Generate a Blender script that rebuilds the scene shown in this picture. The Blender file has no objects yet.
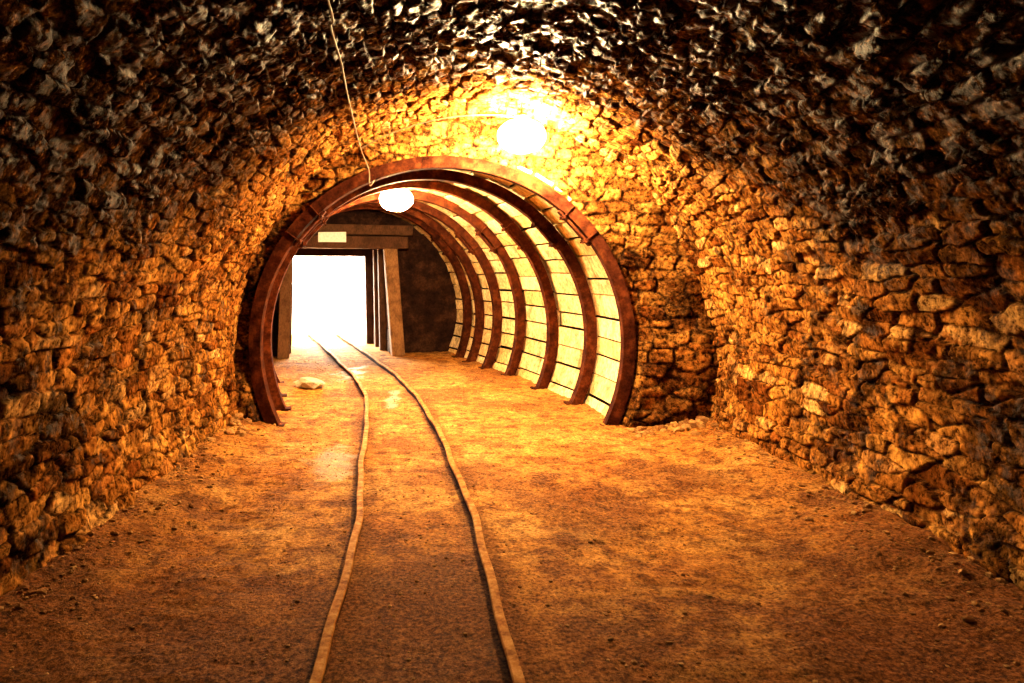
import bpy, math, numpy as np
from mathutils import Vector
rng=np.random.default_rng(7)
S=bpy.context.scene
# ------------------------------------------------------------ noise helpers
def h2(a,b,seed=0):
    a=a.astype(np.int64); b=b.astype(np.int64)
    n=(a*374761393+b*668265263+seed*1442695041)&0xFFFFFFFF
    n=((n^(n>>13))*1274126177)&0xFFFFFFFF
    n=(n^(n>>16))&0xFFFFFFFF
    n=(n*2246822519)&0xFFFFFFFF
    n=n^(n>>15)
    return (n&0xFFFFFF)/float(0xFFFFFF)
def vnoise(x,y,seed=0):
    xi=np.floor(x); yi=np.floor(y); fx=x-xi; fy=y-yi
    fx=fx*fx*fx*(fx*(fx*6-15)+10); fy=fy*fy*fy*(fy*(fy*6-15)+10)
    a=h2(xi,yi,seed);b=h2(xi+1,yi,seed);c=h2(xi,yi+1,seed);d=h2(xi+1,yi+1,seed)
    return ((a+(b-a)*fx)*(1-fy)+(c+(d-c)*fx)*fy)*2-1
def fbm(x,y,sc,octv=4,seed=0,gain=.5):
    r=0;a=1.;f=sc;t=0
    for o in range(octv):
        r=r+a*vnoise(x*f+17.3*o,y*f+9.1*o,seed+o);t+=a;a*=gain;f*=2.03
    return r/t
def ridged(x,y,sc,octv=4,seed=0):
    r=0;a=1.;f=sc;t=0
    for o in range(octv):
        r=r+a*(1-np.abs(vnoise(x*f+3.7*o,y*f+5.9*o,seed+o))*2);t+=a;a*=.5;f*=2.1
    return r/t
def sst(a,b,x):
    t=np.clip((x-a)/(b-a),0,1);return t*t*(3-2*t)
def masonry(s,y,h=.15,seed=3,L0=.20,L1=.17,ax=.28,wp=1.):
    """rubble coursing: s = up the wall, y = along it.  returns edge distance, stone id random x2, tilt"""
    s=s+.05*fbm(s,y,1.3,3,seed+50)+.008*wp*fbm(s,y,14,3,seed+51); y=y+.04*fbm(s,y,3.,2,seed+60)+.012*wp*fbm(s,y,15,3,seed+61)
    row=np.floor(s/h)
    f1=np.full(s.shape,9.);f2=np.full(s.shape,9.);r1=np.zeros(s.shape);r2=np.zeros(s.shape);tl=np.zeros(s.shape)
    for dr in(-1,0,1):
        r=row+dr
        L=L0+L1*h2(r,r*0+5,seed); off=h2(r,r*0+9,seed)*1.0
        col=np.floor((y+off)/L)
        for dc in(-1,0,1):
            c=col+dc
            px=(c+.5+.8*(h2(c,r,seed+1)-.5))*L-off
            pz=(r+.5+.55*(h2(c,r,seed+2)-.5))*h
            dx=np.abs(y-px)/ax;dz=np.abs(s-pz)/h
            d=(dx**3.4+dz**3.4)**(1/3.4)*(.82+.36*h2(c,r,seed+5))
            new=d<f1
            f2=np.where(new,f1,np.minimum(f2,d))
            ra=h2(c,r,seed+3);rb=h2(c,r,seed+4)
            r1=np.where(new,ra,r1); r2=np.where(new,rb,r2)
            tl=np.where(new,(ra-.5)*(y-px)/ax+(rb-.5)*(s-pz)/h*1.5,tl)
            f1=np.where(new,d,f1)
    return f2-f1,r1,r2,tl
# ------------------------------------------------------------ mesh helpers
def link(o,parent=None):
    S.collection.objects.link(o)
    if parent: o.parent=parent
    return o
def add_attr(me,name,arr):
    a=me.color_attributes.new(name,'FLOAT_COLOR','POINT')
    a.data.foreach_set('color',np.ascontiguousarray(arr,dtype=np.float32).ravel())
def grid_obj(name,P,mat,attr=None,smooth=True):
    n,m,_=P.shape
    me=bpy.data.meshes.new(name)
    me.vertices.add(n*m);me.vertices.foreach_set('co',P.reshape(-1).astype(np.float32))
    idx=np.arange(n*m).reshape(n,m)
    q=np.stack([idx[:-1,:-1],idx[1:,:-1],idx[1:,1:],idx[:-1,1:]],-1).reshape(-1,4)
    nf=len(q);me.loops.add(nf*4);me.polygons.add(nf)
    me.loops.foreach_set('vertex_index',q.ravel().astype(np.int32))
    me.polygons.foreach_set('loop_start',(np.arange(nf)*4).astype(np.int32))
    me.polygons.foreach_set('use_smooth',np.full(nf,smooth))
    me.update(calc_edges=True)
    if attr is not None: add_attr(me,'Col',attr.reshape(-1,4))
    me.materials.append(mat)
    return link(bpy.data.objects.new(name,me))
class MB:
    def __init__(s): s.v=[];s.f=[];s.c=[]
    def add(s,vs,fs,c=(0.5,0.5,0,1)):
        b=len(s.v);s.v+= [tuple(v) for v in vs];s.f+=[tuple(b+i for i in f) for f in fs];s.c+=[c]*len(vs)
    def hexa(s,p,c=(0.5,0.5,0,1)):
        s.add(p,[(0,3,2,1),(4,5,6,7),(0,1,5,4),(1,2,6,5),(2,3,7,6),(3,0,4,7)],c)
    def obj(s,name,mat,parent=None,smooth=False,bevel=0):
        me=bpy.data.meshes.new(name);me.from_pydata(s.v,[],s.f)
        add_attr(me,'Col',np.array(s.c))
        me.materials.append(mat)
        if smooth: me.polygons.foreach_set('use_smooth',[True]*len(me.polygons))
        me.update();o=link(bpy.data.objects.new(name,me),parent)
        if bevel:
            m=o.modifiers.new('bev','BEVEL');m.width=bevel;m.segments=2;m.limit_method='ANGLE'
        return o
def catmull(pts,n):
    pts=[np.array(p,float) for p in pts];pts=[2*pts[0]-pts[1]]+pts+[2*pts[-1]-pts[-2]];out=[]
    for i in range(1,len(pts)-2):
        for k in range(n):
            t=k/n;a,b,c,d=pts[i-1:i+3]
            out.append(.5*((2*b)+(-a+c)*t+(2*a-5*b+4*c-d)*t*t+(-a+3*b-3*c+d)*t**3))
    out.append(pts[-2]);return out
def tube(mb,pts,r,seg=8,c=(.5,.5,0,1)):
    pts=[Vector(p) for p in pts];vs=[];fs=[]
    for i,p in enumerate(pts):
        t=(pts[min(i+1,len(pts)-1)]-pts[max(i-1,0)]).normalized()
        up=Vector((0,0,1)) if abs(t.z)<.9 else Vector((1,0,0))
        a=t.cross(up).normalized();b=a.cross(t)
        rr=r[i] if hasattr(r,'__len__') else r
        for k in range(seg):
            an=2*math.pi*k/seg;vs.append(p+a*math.cos(an)*rr+b*math.sin(an)*rr)
    for i in range(len(pts)-1):
        for k in range(seg):
            k2=(k+1)%seg;fs.append((i*seg+k,i*seg+k2,(i+1)*seg+k2,(i+1)*seg+k))
    fs.append(tuple(range(seg))[::-1]);fs.append(tuple((len(pts)-1)*seg+k for k in range(seg)))
    mb.add(vs,fs,c)
# ------------------------------------------------------------ materials
class NT:
    def __init__(s,name):
        s.m=bpy.data.materials.new(name);s.m.use_nodes=True;s.t=s.m.node_tree;s.b=s.t.nodes['Principled BSDF'];s.co=None
    def n(s,ty,**kw):
        x=s.t.nodes.new(ty)
        for k,v in kw.items(): setattr(x,k,v)
        return x
    def l(s,a,b): s.t.links.new(a,b)
    def coord(s,scale=(1,1,1)):
        tc=s.n('ShaderNodeTexCoord');mp=s.n('ShaderNodeMapping');mp.inputs['Scale'].default_value=scale
        s.l(tc.outputs['Object'],mp.inputs[0]);return mp.outputs[0]
    def noise(s,scale,det=6,rough=.6,vec=None,dist=0):
        x=s.n('ShaderNodeTexNoise');x.inputs['Scale'].default_value=scale;x.inputs['Detail'].default_value=det
        x.inputs['Roughness'].default_value=rough;x.inputs['Distortion'].default_value=dist
        s.l(vec if vec else s.coord(),x.inputs['Vector']);return x.outputs['Fac']
    def ramp(s,fac,stops,interp='LINEAR'):
        x=s.n('ShaderNodeValToRGB');cr=x.color_ramp;cr.interpolation=interp
        while len(cr.elements)<len(stops): cr.elements.new(.5)
        for e,(p,c) in zip(cr.elements,stops):
            e.position=p;e.color=(*c,1) if len(c)==3 else c
        s.l(fac,x.inputs[0]);return x.outputs[0]
    def mix(s,fac,a,b,bt='MIX'):
        x=s.n('ShaderNodeMix',data_type='RGBA',blend_type=bt)
        for i,v in((0,fac),(6,a),(7,b)):
            if isinstance(v,(int,float)): x.inputs[i].default_value=v
            elif isinstance(v,tuple): x.inputs[i].default_value=(*v,1)
            else: s.l(v,x.inputs[i])
        return x.outputs[2]
    def attr(s):
        a=s.n('ShaderNodeAttribute',attribute_name='Col');sp=s.n('ShaderNodeSeparateColor');s.l(a.outputs['Color'],sp.inputs[0]);return sp.outputs
    def bump(s,h,strength=.5,dist=.02,prev=None):
        x=s.n('ShaderNodeBump');x.inputs['Strength'].default_value=strength;x.inputs['Distance'].default_value=dist
        s.l(h,x.inputs['Height'])
        if prev: s.l(prev,x.inputs['Normal'])
        return x.outputs[0]
    def fin(s,col,rough,normal=None,metal=0,spec=None):
        for k,v in(('Base Color',col),('Roughness',rough),('Metallic',metal),('Specular IOR Level',spec)):
            if v is None: continue
            if isinstance(v,(int,float)): s.b.inputs[k].default_value=v
            elif isinstance(v,tuple): s.b.inputs[k].default_value=(*v,1)
            else: s.l(v,s.b.inputs[k])
        if normal: s.l(normal,s.b.inputs['Normal'])
        return s.m
def mat_masonry():
    k=NT('rubble_masonry');R,G,B=k.attr()[:3]
    stone=k.ramp(R,[(0,(.16,.066,.022)),(.2,(.38,.20,.060)),(.5,(.54,.335,.12)),(.75,(.37,.175,.055)),(1,(.72,.53,.27))])
    n1=k.noise(4,8,.65);n2=k.noise(26,8,.76);n3=k.noise(11,8,.7,dist=.6)
    stone=k.mix(.9,stone,k.ramp(n1,[(.34,(.26,.14,.08)),(.5,(.82,.72,.60)),(.66,(1.3,1.18,.95))]),'MULTIPLY')
    stone=k.mix(.8,stone,k.ramp(n3,[(.38,(.12,.06,.04)),(.46,(.84,.78,.70)),(.64,(1.3,1.25,1.1))]),'MULTIPLY')
    stone=k.mix(.92,stone,k.ramp(n2,[(.40,(.07,.03,.02)),(.48,(.86,.80,.72)),(.63,(1.7,1.6,1.4))]),'MULTIPLY')
    mort=k.ramp(n2,[(.42,(.008,.0025,.0015)),(.53,(.05,.021,.008)),(.66,(.26,.15,.055))])
    c=k.mix(G,mort,stone)
    soot_shade=k.ramp(n2,[(.44,(.0015,.0005,.0005)),(.53,(.014,.005,.003)),(.60,(.065,.025,.010)),(.68,(.36,.18,.065))])  # near-black tone for soot and for shade painted into the stone
    c=k.mix(B,c,soot_shade)
    bmp=k.bump(n3,.6,.02)
    bmp=k.bump(n2,.9,.014,bmp)
    ro=k.ramp(B,[(0,(.9,.9,.9)),(1,(.38,.38,.38))])
    k.b.inputs['Specular Tint'].default_value=(1,.75,.58,1)
    damp=k.ramp(k.noise(9,7,.7),[(.51,(0,0,0)),(.62,(.24,.24,.24))])      # damp, glossy spots on the darkened stone
    spc=k.mix(B,(.0,.0,.0),damp)
    return k.fin(c,ro,bmp,spec=spc)
def mat_rock():
    k=NT('dark_rock');n1=k.noise(4,9,.65);n2=k.noise(30,6,.7)
    c=k.ramp(n1,[(.3,(.010,.004,.004)),(.5,(.035,.015,.010)),(.72,(.10,.045,.025))])
    c=k.mix(.7,c,k.ramp(n2,[(.35,(.3,.3,.3)),(.65,(1.2,1.2,1.2))]),'MULTIPLY')
    return k.fin(c,.85,k.bump(n2,.7,.02,k.bump(n1,.7,.06)),spec=.1)
def mat_dirt():
    k=NT('packed_dirt');R,G,B=k.attr()[:3]
    n1=k.noise(1.3,6,.6);n2=k.noise(9,8,.68);n3=k.noise(48,8,.78)
    c=k.ramp(n1,[(.3,(.36,.145,.034)),(.5,(.48,.24,.062)),(.68,(.56,.335,.115))])
    c=k.mix(.85,c,k.ramp(n2,[(.36,(.24,.13,.075)),(.5,(.86,.78,.70)),(.66,(1.28,1.24,1.15))]),'MULTIPLY')
    c=k.mix(.85,c,k.ramp(n3,[(.39,(.14,.07,.04)),(.48,(.84,.80,.76)),(.61,(1.5,1.45,1.35))]),'MULTIPLY')
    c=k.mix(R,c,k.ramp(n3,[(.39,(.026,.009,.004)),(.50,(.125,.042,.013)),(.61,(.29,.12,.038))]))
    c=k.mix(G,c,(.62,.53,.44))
    ro=k.ramp(G,[(0,(.9,.9,.9)),(1,(.25,.25,.25))])
    return k.fin(c,ro,k.bump(n3,.9,.014,k.bump(n2,.8,.03)),spec=.12)
def mat_stone(name,a,b):
    k=NT(name);R=k.attr()[0]
    c=k.mix(R,a,b);c=k.mix(.7,c,k.ramp(k.noise(40,5,.7),[(.3,(.35,.3,.28)),(.7,(1.3,1.25,1.2))]),'MULTIPLY')
    return k.fin(c,.85,k.bump(k.noise(60,5,.7),.5,.01),spec=.1)
def mat_wood(name,a,b,str_=(1,1,1)):
    k=NT(name);R=k.attr()[0]
    c=k.mix(R,a,b);n=k.noise(5,7,.68);n2=k.noise(22,6,.7,k.coord(str_))
    c=k.mix(.7,c,k.ramp(n,[(.34,(.30,.22,.15)),(.55,(1.05,1.0,.95))]),'MULTIPLY')
    c=k.mix(.7,c,k.ramp(n2,[(.36,(.35,.27,.2)),(.56,(1.15,1.1,1.05))]),'MULTIPLY')
    return k.fin(c,.75,k.bump(n2,.5,.01),spec=.2)
def mat_rust():
    k=NT('rusted_steel');n=k.noise(9,8,.7);n2=k.noise(70,4,.7)
    c=k.ramp(n,[(.34,(.018,.005,.003)),(.5,(.060,.017,.008)),(.68,(.15,.046,.016))])
    k.b.inputs['Specular Tint'].default_value=(1,.6,.4,1)
    return k.fin(c,.8,k.bump(n2,.6,.008,k.bump(n,.5,.012)),metal=.0,spec=.03)
def mat_rail():
    k=NT('rail_steel');n=k.noise(14,8,.75);R=k.attr()[0]
    c=k.ramp(n,[(.36,(.15,.052,.014)),(.5,(.35,.16,.042)),(.66,(.55,.30,.11))])
    c=k.mix(R,k.ramp(n,[(.3,(.015,.005,.002)),(.7,(.07,.021,.006))]),c)
    k.b.inputs['Specular Tint'].default_value=(1,.6,.35,1)
    return k.fin(c,.7,k.bump(n,.5,.006),metal=.0,spec=.03)
def mat_plain(name,c,r=.6,metal=0):
    k=NT(name);n=k.noise(30,4,.6)
    col=k.mix(.4,c,k.ramp(n,[(.3,(.5,.5,.5)),(.7,(1.2,1.2,1.2))]),'MULTIPLY')
    return k.fin(col,r,metal=metal)
def mat_emit(name,c,s):
    k=NT(name);k.b.inputs['Base Color'].default_value=(1,1,1,1)
    k.b.inputs['Emission Color'].default_value=(*c,1);k.b.inputs['Emission Strength'].default_value=s
    return k.m
M_mas=mat_masonry();M_rock=mat_rock();M_dirt=mat_dirt()
M_gr=mat_stone('gravel_stone',(.20,.09,.03),(.50,.30,.12))
M_pale=mat_stone('pale_stone',(.42,.36,.28),(.5,.42,.33))
M_lag=mat_wood('lagging_boards',(.70,.53,.25),(.94,.82,.54),(1,1,1))
M_tim=mat_wood('dark_timber',(.05,.022,.015),(.11,.055,.03),(6,6,1))
M_post=mat_wood('worn_timber',(.09,.042,.022),(.28,.16,.08),(6,6,1))
M_rust=mat_rust();M_rail=mat_rail()
M_cable=mat_plain('cable_rubber',(.24,.16,.10),.7);M_housing=mat_plain('lamp_housing_metal',(.15,.13,.12),.5,.5)
M_sign=mat_plain('sign_paint',(.75,.72,.68),.5)
LC=(1.0,.72,.36)
# ------------------------------------------------------------ near vault
CX,Z0,R=.40,.70,2.30
YE=7.30
def vault_profile(s):
    a=Z0+.15;b=math.pi*R
    th=np.clip((s-a)/R,0,math.pi)
    x=CX-R*np.cos(th);z=Z0+R*np.sin(th)
    z=np.where(s<a,-.15+s,z);z=np.where(s>a+b,Z0-(s-a-b),z)
    nx=np.cos(th);nz=-np.sin(th)
    return x,z,nx,nz
SL=2*(Z0+.15)+math.pi*R
ss=np.linspace(0,SL,900)
yy=np.concatenate([np.linspace(-3,1.0,70)[:-1],np.linspace(1.0,YE,580)])
s,y=np.meshgrid(ss,yy,indexing='ij')
ed,r1,r2,tl=masonry(s,y,.088,3,.14,.26,.27)
ed2,q1,q2,tl2=masonry(s+5,y+3,.055,31,.08,.10,.14)
x,z,nx,nz=vault_profile(s)
up=sst(1.75,2.6,z+.45*fbm(s,y,1.1,4,77))*sst(6.9,5.2,y)
body=sst(.0,.13,ed);body2=sst(.0,.22,ed2)
patch=sst(-.05,.35,fbm(s,y,1.9,5,123,.6))          # broken-up areas without clear coursing
d_wall=body*.024*(1-.5*patch)+(r1-.5)*.032*body+tl*.018+.010*fbm(s,y,12,5,5,.64)+.05*fbm(s,y,.9,3,8)+.004*ridged(s,y,11,4,6)+patch*(body2*.010+(q1-.5)*.016+.014*fbm(s,y,6,5,55,.6))
d_ceil=body*.022+(r1-.5)*.034+(q1-.5)*.010+tl*.026+.010*ridged(s,y,6,5,15)+.018*fbm(s,y,11,5,25,.64)+.05*fbm(s,y,.9,3,8)
disp=d_wall*(1-up)+d_ceil*up
lowb=sst(.45,0,z)*(.06+.06*fbm(s,y,2.5,3,91))
disp=disp+np.clip(lowb,0,1)
P=np.stack([x+nx*disp,y,z+nz*disp],-1)
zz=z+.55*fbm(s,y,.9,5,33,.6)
soot_falloff=sst(1.2,2.0,zz+.22*(4-y))*sst(6.9,4.7,y+.8*fbm(s,y,1.3,3,35))  # ceiling soot, deepened by painted lamp falloff towards the near end and top
soot_falloff=np.maximum(soot_falloff,.95*sst(-.0,.35,fbm(s,y,1.5,5,44,.6))*sst(.7,2.0,z)*sst(6.8,4.6,y))
soot_falloff=np.maximum(soot_falloff,.88*sst(.06,.36,fbm(s,y,2.4,5,47,.65))*sst(7.0,4.3,y))
soot_falloff=np.maximum(soot_falloff,.75*sst(.08,.42,fbm(s,y,5,5,48,.65)))
soot_falloff=soot_falloff*(.86+.14*r1)
col=np.stack([np.where(patch>.5,q2*.4+r2*.6,r2),np.clip(body*(.45+.55*np.maximum(body2,1-patch))+.03,0,1),np.clip(soot_falloff,0,.985),np.ones_like(s)],-1)
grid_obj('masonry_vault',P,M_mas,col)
# portal face around the first steel arch
AX,AZ,AR=.116,.75,1.80
th=np.linspace(math.radians(-34),math.radians(214),620);rr=np.linspace(AR+.03,3.4,150)
T,Q=np.meshgrid(th,rr,indexing='ij')
X=AX+Q*np.cos(T);Z=AZ+Q*np.sin(T)
ed,r1,r2,tl=masonry(Z+3,X+7,.11,11,.16,.15,.22);body=sst(.0,.2,ed)
dd=body*.018+(r1-.5)*.03*body+tl*.025+.12*fbm(X,Z,1.3,4,3)+.02*fbm(X,Z,7,5,4,.6)+.12*sst(1.1,.0,Z)
dd=dd*sst(AR+.03,AR+.14,Q)+.02+.08*sst(AR+.2,AR+.8,Q)
grid_obj('wall_portal',np.stack([X,YE-.02-dd,Z],-1),M_mas,np.stack([r2*.55+.02,body*.85,np.clip(.42+.9*fbm(X,Z,2.5,5,9,.6),0,.9)*sst(2.4,1.7,Z),np.ones_like(X)],-1))  # recess shade painted into the lower face, fading out towards the top
# back wall
X,Z=np.meshgrid(np.linspace(-2.4,3.2,120),np.linspace(-.2,3.5,80),indexing='ij')
ed,r1,r2,tl=masonry(Z+3,X+7,.15,12);body=sst(.0,.25,ed)
grid_obj('wall_back',np.stack([X,-2.9+.05*body+.05*fbm(X,Z,2,4),Z],-1),M_mas,np.stack([r2,body,X*0+.6,X*0+1],-1))
# ------------------------------------------------------------ supported tunnel path
feet=[(1.752,7.26,0),(1.636,8.46,6),(1.40,9.53,10),(1.14,10.70,13),(.87,11.5,16),(.65,12.25,18),(.50,12.95,20)]
HW=math.sqrt(AR**2-AZ**2)
frames=[]
for fx,fy,a in feet:
    a=math.radians(a);r=np.array([math.cos(a),math.sin(a),0]);c=np.array([fx,fy,0])-r*HW
    frames.append((c,r,np.array([-math.sin(a),math.cos(a),0])))
def interp(fs,i,t):
    c=fs[i][0]*(1-t)+fs[i+1][0]*t;r=fs[i][1]*(1-t)+fs[i+1][1]*t;r/=np.linalg.norm(r);return c,r
a=math.radians(20);ext=(frames[-1][0]+np.array([-math.sin(a),math.cos(a),0])*1.7,frames[-1][1],frames[-1][2])
pre=(frames[0][0]+np.array([0,.02,0]),frames[0][1],frames[0][2])
fs=[pre]+frames[1:]+[ext]
rows=[]
thv=np.linspace(math.radians(-36),math.radians(216),160)
for i in range(len(fs)-1):
    for kx in range(12 if i<len(fs)-2 else 13):
        c,r=interp(fs,i,kx/12);rows.append((c,r))
P=np.zeros((len(rows),160,3))
for j,(c,r) in enumerate(rows):
    q=2.04+.05*fbm(thv*2,thv*0+j*.1,2,3)
    P[j]=c[None]+r[None]*(q*np.cos(thv))[:,None];P[j,:,2]=AZ+q*np.sin(thv)
grid_obj('wall_tunnel',P,M_rock)
# lagging boards
mb=MB()
def pt(c,r,q,t): 
    v=c+r*q*math.cos(t);return (v[0],v[1],AZ+q*math.sin(t))
NB=34
lo,hi=math.radians(-27),math.radians(207)
for i in range(len(fs)-1):
    cuts=np.linspace(lo,hi,NB+1);cuts[1:-1]+=rng.uniform(-.014,.014,NB-1)
    for b in range(NB):
        g=.006
        t0,t1=cuts[b]+g*rng.uniform(.4,1.8),cuts[b+1]-g*rng.uniform(.4,1.8)
        segs=[(0,1)]
        if rng.random()<.4:
            m=rng.uniform(.3,.7);segs=[(0,m-.004),(m+.004,1)]
        for u0,u1 in segs:
            q0=1.88+rng.uniform(-.015,.015);q1=q0+rng.uniform(-.015,.015);tk=.035
            c0,r0=interp(fs,i,u0);c1,r1_=interp(fs,i,u1)
            cc=(rng.random(),rng.random(),0,1)
            mb.hexa([pt(c0,r0,q0,t0),pt(c1,r1_,q1,t0),pt(c1,r1_,q1,t1),pt(c0,r0,q0,t1),
                     pt(c0,r0,q0+tk,t0),pt(c1,r1_,q1+tk,t0),pt(c1,r1_,q1+tk,t1),pt(c0,r0,q0+tk,t1)],cc)
mb.obj('timber_lagging',M_lag,bevel=.005)
# steel arches : U-channel section bent to a horseshoe
prof=[(-.065,-.055),(.065,-.055),(.065,.06),(.045,.06),(.045,-.030),(-.045,-.030),(-.045,.06),(-.065,.06)]
for i,(c,r,t) in enumerate(frames):
    mb=MB();vs=[];fc=[];N=72;npf=len(prof)
    lo_=-math.asin(AZ/AR)-.03;hi_=math.pi-lo_
    for kx in range(N+1):
        a=lo_+(hi_-lo_)*kx/N
        wob=.012*math.sin(a*3+i*1.7)
        for (w,q) in prof:
            Q=AR+q+wob;v=c+r*Q*math.cos(a)+t*w;vs.append((v[0],v[1],AZ+Q*math.sin(a)))
    for kx in range(N):
        for p in range(npf):
            p2=(p+1)%npf;fc.append((kx*npf+p,kx*npf+p2,(kx+1)*npf+p2,(kx+1)*npf+p))
    mb.add(vs,fc)
    def blk(a0,a1,w,q0,q1):
        pp=[]
        for q in(q0,q1):
            for (aa,ww) in((a0,-w),(a1,-w),(a1,w),(a0,w)):
                v=c+r*(AR+q)*math.cos(aa)+t*ww;pp.append((v[0],v[1],AZ+(AR+q)*math.sin(aa)))
        mb.hexa(pp)
    for ja in(math.radians(42),math.radians(138)):
        blk(ja-.13,ja+.13,.05,-.075,-.05)
        for da in(-.09,.09):
            blk(ja+da-.012,ja+da+.012,.085,-.095,-.072)
            for sgn in(-1,1):
                v0=c+r*(AR-.11)*math.cos(ja+da)+t*.075*sgn;v1=c+r*(AR+.06)*math.cos(ja+da)+t*.075*sgn
                tube(mb,[(v0[0],v0[1],AZ+(AR-.11)*math.sin(ja+da)),(v1[0],v1[1],AZ+(AR+.06)*math.sin(ja+da))],.01,6)
    for fa in(lo_,hi_):
        v=c+r*AR*math.cos(fa)
        pp=[]
        for zz_ in(-.02,.03):
            for (du,dw) in((-.09,-.08),(.09,-.08),(.09,.08),(-.09,.08)):
                w=v+r*du+t*dw;pp.append((w[0],w[1],zz_-.02))
        mb.hexa(pp)
    mb.obj('steel_arch_support',M_rust,bevel=.003)
# ------------------------------------------------------------ end wall with framed doorway
ha=math.radians(12);EO=np.array([-1.60,13.2,0]);ER=np.array([math.cos(ha),math.sin(ha),0]);ET=np.array([-math.sin(ha),math.cos(ha),0])
def ew(u,v,z): 
    p=EO+ER*u+ET*v;return (p[0],p[1],z)
HWD=.86;DH=1.90
def panel(name,u0,u1,z0,z1):
    U,Z=np.meshgrid(np.linspace(u0,u1,int((u1-u0)/.04)+2),np.linspace(z0,z1,int((z1-z0)/.04)+2),indexing='ij')
    d=.06*fbm(U,Z,3,4,5)+.05*ridged(U,Z,2,3,6)
    P=EO[None,None]+ER[None,None]*U[...,None]+ET[None,None]*(.08-d)[...,None]
    P[...,2]=Z
    return grid_obj(name,P,M_rock)
endw=bpy.data.objects.new('wall_end',None);link(endw)
for nm,a_ in(('rock_right',(HWD+.05,2.7,-.1,3)),('rock_left',(-2.6,-HWD-.05,-.1,3)),('rock_top',(-HWD-.1,HWD+.1,DH+.1,3))):
    o=panel(nm,*a_);o.parent=endw
def beam(mb,p0,p1,w,h,c=None,side=None):
    p0=Vector(p0);p1=Vector(p1);t=(p1-p0).normalized()
    a=Vector(side) if side is not None else Vector((ER[0],ER[1],0))
    b=t.cross(a).normalized();a=b.cross(t).normalized()
    pp=[]
    for p in(p0,p1):
        for sa,sb in((-1,-1),(1,-1),(1,1),(-1,1)): pp.append(p+a*w/2*sa+b*h/2*sb)
    mb.hexa(pp,c or (rng.random(),0,0,1))
mb=MB()
beam(mb,ew(1.03,-.12,-.05),ew(.88,-.10,2.0),.23,.22,(.9,0,0,1))
beam(mb,ew(-.97,-.12,-.05),ew(-.90,-.10,1.95),.20,.22,(.3,0,0,1))
beam(mb,ew(-1.25,-.12,2.0),ew(1.2,-.12,1.98),.22,.20,(.0,0,0,1),side=(0,0,1))
beam(mb,ew(-1.35,-.05,2.22),ew(1.3,-.05,2.2),.18,.18,(.1,0,0,1),side=(0,0,1))
fr=mb.obj('timber_door_frame',M_post,bevel=.015)
mb=MB();PL=2.0
for sgn in(-1,1):
    for b in range(9):
        z0=b*.215;beam(mb,ew(sgn*(HWD+.10)+rng.uniform(-.01,.01),0,z0+.1),ew(sgn*(HWD+.02)+rng.uniform(-.01,.01),PL,z0+.1),.205,.035,side=(0,0,1))
    for v in(.65,1.3): beam(mb,ew(sgn*(HWD+.02),v,-.05),ew(sgn*(HWD-.02),v,1.9),.13,.13)
for b in range(10):
    beam(mb,ew(-HWD-.2,b*.215+.02,1.95),ew(HWD+.2,b*.215+.02,1.95),.205,.05,side=(ET[0],ET[1],0))
mb.obj('passage_lining',M_tim,bevel=.005)
mb=MB()
beam(mb,ew(HWD-.04,PL,-.05),ew(HWD-.08,PL,1.85),.17,.17);beam(mb,ew(-HWD+.02,PL,-.05),ew(-HWD+.05,PL,1.85),.15,.17)
beam(mb,ew(-HWD-.15,PL,1.86),ew(HWD+.15,PL,1.86),.17,.17,side=(0,0,1))
mb.obj('timber_door_frame',M_tim,bevel=.01)
mb=MB()
for (u0,u1,z0,z1) in((-4,-HWD,-.3,4),(HWD,4,-.3,4),(-HWD,HWD,1.93,4)):
    mb.hexa([ew(u0,PL-.05,z0),ew(u1,PL-.05,z0),ew(u1,PL+.05,z0),ew(u0,PL+.05,z0),ew(u0,PL-.05,z1),ew(u1,PL-.05,z1),ew(u1,PL+.05,z1),ew(u0,PL+.05,z1)])
mb.obj('wall_outside',M_rock)
mb=MB();mb.hexa([ew(-.38,-.25,1.98),ew(.10,-.25,1.98),ew(.10,-.23,1.98),ew(-.38,-.23,1.98),ew(-.38,-.25,2.15),ew(.10,-.25,2.16),ew(.10,-.23,2.16),ew(-.38,-.23,2.15)])
mb.obj('sign_plate',M_sign,bevel=.004)
# ------------------------------------------------------------ rails
Lr=[(-.42,-2.9),(-.43,0),(-.425,2.0),(-.412,2.72),(-.395,3.41),(-.41,4.17),(-.51,5.63),(-.675,8.04),(-.94,9.78),(-1.42,11.8),(-2.17,14.8),(-2.8,17.2)]
Rr=[(.30,-2.9),(.30,0),(.30,2.0),(.30,2.72),(.285,3.63),(.228,4.89),(.088,6.62),(-.11,8.33),(-.435,10.2),(-.90,12.2),(-1.60,15.0),(-2.15,17.2)]
rp=[(-.045,-.07),(.045,-.07),(.045,-.06),(.009,-.048),(.009,.010),(.023,.018),(.023,.036),(.018,.042),(-.018,.042),(-.023,.036),(-.023,.018),(-.009,.010),(-.009,-.048),(-.045,-.06)]
track=bpy.data.objects.new('mine_railway_track',None);link(track)
PL_=catmull([(a,b,0) for a,b in Lr],14);PR_=catmull([(a,b,0) for a,b in Rr],14)
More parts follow.
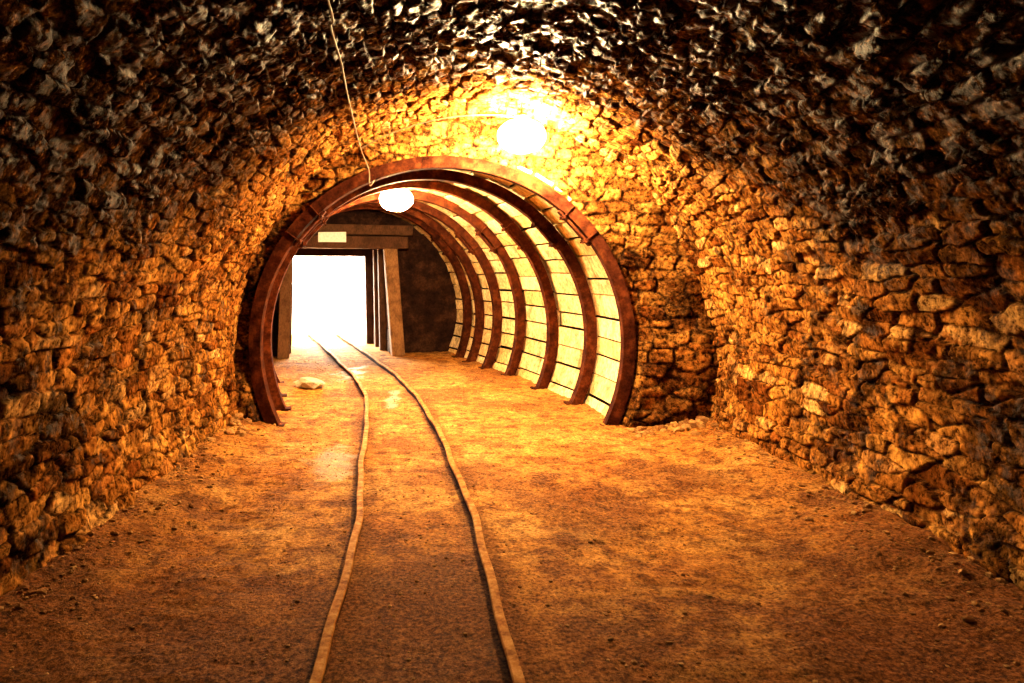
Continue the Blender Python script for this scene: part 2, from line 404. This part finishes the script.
for nm,pts in(('rail_1',PL_),('rail_2',PR_)):
    mb=MB();vs=[];fc=[];n=len(rp);cs=[]
    for i,p in enumerate(pts):
        t=pts[min(i+1,len(pts)-1)]-pts[max(i-1,0)];t/=np.linalg.norm(t);rt=np.array([t[1],-t[0],0])
        wb=.007*math.sin(p[1]*3.1)+.005*math.sin(p[1]*7.3+1)
        for (u,w) in rp: 
            v=p+rt*(u*.95+wb);vs.append((v[0],v[1],w+.022+.003*math.sin(v[1]*2.1)));cs.append((1. if w>.034 else 0.,0,0,1))
    for i in range(len(pts)-1):
        for k in range(n):
            k2=(k+1)%n;fc.append((i*n+k,i*n+k2,(i+1)*n+k2,(i+1)*n+k))
    fc.append(tuple(range(n))[::-1])
    mb.add(vs,fc);mb.c=cs;mb.obj(nm,M_rail,track)
# ------------------------------------------------------------ floor
xs=np.linspace(-4.8,3.4,430);ys=np.concatenate([np.linspace(-3.2,1.5,80)[:-1],np.linspace(1.5,7.5,380)[:-1],np.linspace(7.5,17.5,200)])
X,Y=np.meshgrid(xs,ys,indexing='ij')
lx=np.interp(Y,[p[1] for p in PL_],[p[0] for p in PL_]);rx=np.interp(Y,[p[1] for p in PR_],[p[0] for p in PR_])
mid=(lx+rx)/2
def floor_h(X,Y,mid):
    h=.035*fbm(X,Y,.8,3,21)+.014*fbm(X,Y,4.5,4,22)+.006*ridged(X,Y,14,3,23)+.005*fbm(X,Y,30,2,24)
    near=sst(1.1,.55,np.abs(X-mid));h=h*(1-.65*near)-.004*near
    wall=(sst(1.9,2.7,X)+sst(-1.25,-1.9,X))*sst(7.8,7.0,Y)
    return h+wall*(.09+.05*fbm(X,Y,3,3,28))
H=floor_h(X,Y,mid)
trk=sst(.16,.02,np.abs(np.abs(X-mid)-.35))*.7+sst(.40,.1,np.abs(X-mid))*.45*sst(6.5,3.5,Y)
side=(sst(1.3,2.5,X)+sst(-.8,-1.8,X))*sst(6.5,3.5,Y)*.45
dark=np.clip(trk*(.8+fbm(X,Y,3,3,61))+side+.55*sst(.0,.45,fbm(X,Y,1.1,5,63))+.60*sst(.06,.42,fbm(X,Y,5,5,65,.6))+.60*sst(4.6,2.6,Y+1.2*fbm(X,Y,1.2,5,67,.6)),0,.88)  # track dirt and random tone, plus lamp falloff painted over sides and foreground
pn=fbm(X,Y,4,5,71,.6)
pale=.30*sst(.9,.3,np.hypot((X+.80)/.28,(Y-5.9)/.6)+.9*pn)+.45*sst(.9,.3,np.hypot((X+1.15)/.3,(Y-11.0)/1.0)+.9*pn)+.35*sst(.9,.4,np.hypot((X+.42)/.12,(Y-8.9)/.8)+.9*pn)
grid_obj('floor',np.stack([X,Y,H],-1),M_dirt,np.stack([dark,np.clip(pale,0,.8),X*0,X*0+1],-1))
mb=MB();mb.add([(-30,17.3,-.1),(30,17.3,-.1),(30,80,-.1),(-30,80,-.1)],[(0,1,2,3)],(0,.5,0,1));mb.obj('ground_outside',M_dirt)
# ------------------------------------------------------------ gravel / rubble
import bmesh
bm=bmesh.new();bmesh.ops.create_icosphere(bm,subdivisions=1,radius=1);bv=np.array([v.co[:] for v in bm.verts]);bf=[tuple(v.index for v in f.verts) for f in bm.faces];bm.free()
bm=bmesh.new();bmesh.ops.create_icosphere(bm,subdivisions=2,radius=1);bv2=np.array([v.co[:] for v in bm.verts]);bf2=[tuple(v.index for v in f.verts) for f in bm.faces];bm.free()
def stones(name,lst,mat,sub=1):
    mb=MB();V,F=(bv,bf) if sub==1 else (bv2,bf2)
    for (x,y,z,sz,fl) in lst:
        v=V*(1+rng.uniform(-.22,.22,(len(V),1)))*np.array([rng.uniform(.7,1.3),rng.uniform(.7,1.2),fl])*sz
        a=rng.uniform(0,6.28);c_,s_=math.cos(a),math.sin(a)
        v=np.stack([v[:,0]*c_-v[:,1]*s_+x,v[:,0]*s_+v[:,1]*c_+y,v[:,2]+z+sz*fl*.35],-1)
        mb.add(v.tolist(),F,(rng.random(),0,0,1))
    return mb.obj(name,mat)
def fh(x,y):
    m=(np.interp(y,[p[1] for p in PL_],[p[0] for p in PL_])+np.interp(y,[p[1] for p in PR_],[p[0] for p in PR_]))/2
    return float(floor_h(np.array([x]),np.array([y]),np.array([m]))[0])
lst=[]
for i in range(5000):
    y=rng.uniform(1.8,12.5);xc=.4 if y<7.3 else frames[0][0][0]-.18*(y-7.3)
    x=rng.uniform(-1.85,2.6) if y<7.3 else xc+rng.uniform(-1.5,1.5)
    if min(abs(x-np.interp(y,[p[1] for p in PL_],[p[0] for p in PL_])),abs(x-np.interp(y,[p[1] for p in PR_],[p[0] for p in PR_])))<.06: continue
    sz=.003+.008*rng.random()**4+.003*rng.random()
    lst.append((x,y,fh(x,y),sz,.6))
for i in range(1200):
    y=rng.uniform(1.8,7.2);sd=rng.random()<.5
    x=(-1.82+abs(rng.normal(0,.16))) if sd else (2.62-abs(rng.normal(0,.22)))
    lst.append((x,y,fh(x,y),.005+.018*rng.random()**4,.65))
stones('gravel',lst,M_gr)
lst=[]
for i in range(60):
    x=rng.uniform(1.85,2.6);y=7.08-abs(rng.normal(0,.16));lst.append((x,y,fh(x,y)-.01,rng.uniform(.015,.055),.75))
for i in range(16):
    x=rng.uniform(-1.85,-1.65);y=7.1-abs(rng.normal(0,.3));lst.append((x,y,fh(x,y),rng.uniform(.02,.05),.75))
stones('rubble_heap',lst,M_gr,2)
stones('flat_rock',[(-1.53,9.55,fh(-1.53,9.55)+.02,.18,.38)],M_pale,2)
# ------------------------------------------------------------ lamps
def lamp(pos,ceil,rad,strength):
    e=bpy.data.objects.new('bulkhead_lamp',None);link(e)
    x,y,z=pos
    mb=MB();nu,nv=24,12;vs=[];fc=[]
    for j in range(nv+1):
        ph=-math.pi/2+math.pi*j/nv
        for i in range(nu):
            a=2*math.pi*i/nu;vs.append((x+rad*math.cos(ph)*math.cos(a),y+rad*.7*math.cos(ph)*math.sin(a),z+rad*.72*math.sin(ph)))
    for j in range(nv):
        for i in range(nu): fc.append((j*nu+i,j*nu+(i+1)%nu,(j+1)*nu+(i+1)%nu,(j+1)*nu+i))
    mb.add(vs,fc);mb.obj('glass',mat_emit('lamp_glass',LC,strength),e,smooth=True)
    mb=MB();zt=z+rad*.70
    tube(mb,[(x,y,zt),(x,y,zt+.03),(x,y,zt+.05)],[rad*.28,rad*.28,rad*.2],20)
    tube(mb,[(x,y,zt+.04),(x,y,ceil)],.012,8)
    mb.obj('housing',M_housing,e)
    return e
L1=(.80,6.55,2.67);L2=(-.42,9.35,2.38)
lamp(L1,3.0,.21,580);lamp(L2,2.62,.21,400)
lamp((.5,-1.6,2.55),3.0,.15,28)  # weak unseen lamp added behind the camera as fill light
# ------------------------------------------------------------ cable on the ceiling
def onvault(px,py,off=.05):
    dx=(px-430)/750;dz=(270-py)/750;q=R-off
    A=dx*dx+dz*dz;B=2*(-dx*CX+dz*(1.5-Z0));C=CX**2+(1.5-Z0)**2-q*q
    d=(-B+math.sqrt(B*B-4*A*C))/(2*A);return (dx*d,d,1.5+dz*d)
cp=[(-.35,-2.7,2.8),(-.45,1,2.75)]+[onvault(a,b,.08) for a,b in((328,0),(331,28),(341,62),(347,92),(353,118))]+[(-.64,6.95,2.62),(-.58,7.12,2.45),(-.57,7.14,2.30)]
cp+= [(-.5,7.4,2.44),(-.45,8.6,2.54),(-.42,9.35,2.56)]
cab=bpy.data.objects.new('power_cable',None);link(cab)
mb=MB();tube(mb,catmull(cp,8),.006,8);mb.obj('main_run',M_cable,cab)
mb=MB();c2=[]
for k in range(11):
    a=math.radians(118-38*k/10);c2.append((CX+(R-.11)*math.cos(a)*1.0,6.95-.03*k,Z0+(R-.11)*math.sin(a)))
c2=[(-.64,6.95,2.62)]+c2+[(.80,6.55,2.86)]
tube(mb,catmull(c2,4),.006,8);mb.obj('lamp_branch',M_cable,cab)
# ------------------------------------------------------------ daylight
w=bpy.data.worlds.new('World');S.world=w;w.use_nodes=True
bg=w.node_tree.nodes['Background'];bg.inputs[0].default_value=(1,.92,.74,1);bg.inputs[1].default_value=36
pl=bpy.data.lights.new('daylight_portal','AREA');pl.shape='RECTANGLE';pl.size=1.75;pl.size_y=1.9
pl.cycles.is_portal=True
po=bpy.data.objects.new('daylight_portal',pl);link(po);p=ew(0,PL+.12,.95);po.location=p
po.rotation_euler=Vector((ET[0],ET[1],0)).to_track_quat('Z','Y').to_euler()
# ------------------------------------------------------------ camera
cd=bpy.data.cameras.new('camera');cam=bpy.data.objects.new('camera',cd);link(cam)
cam.location=(0,0,1.5);cam.rotation_euler=(math.pi/2,0,0)
cd.sensor_width=36;cd.lens=750/1024*36;cd.shift_x=82/1024;cd.shift_y=-71.5/1024;cd.clip_start=.05
S.camera=cam
S.view_settings.view_transform='Standard';S.view_settings.exposure=0.52
try: S.view_settings.look='Medium High Contrast'
except Exception as e_: print('look',e_)
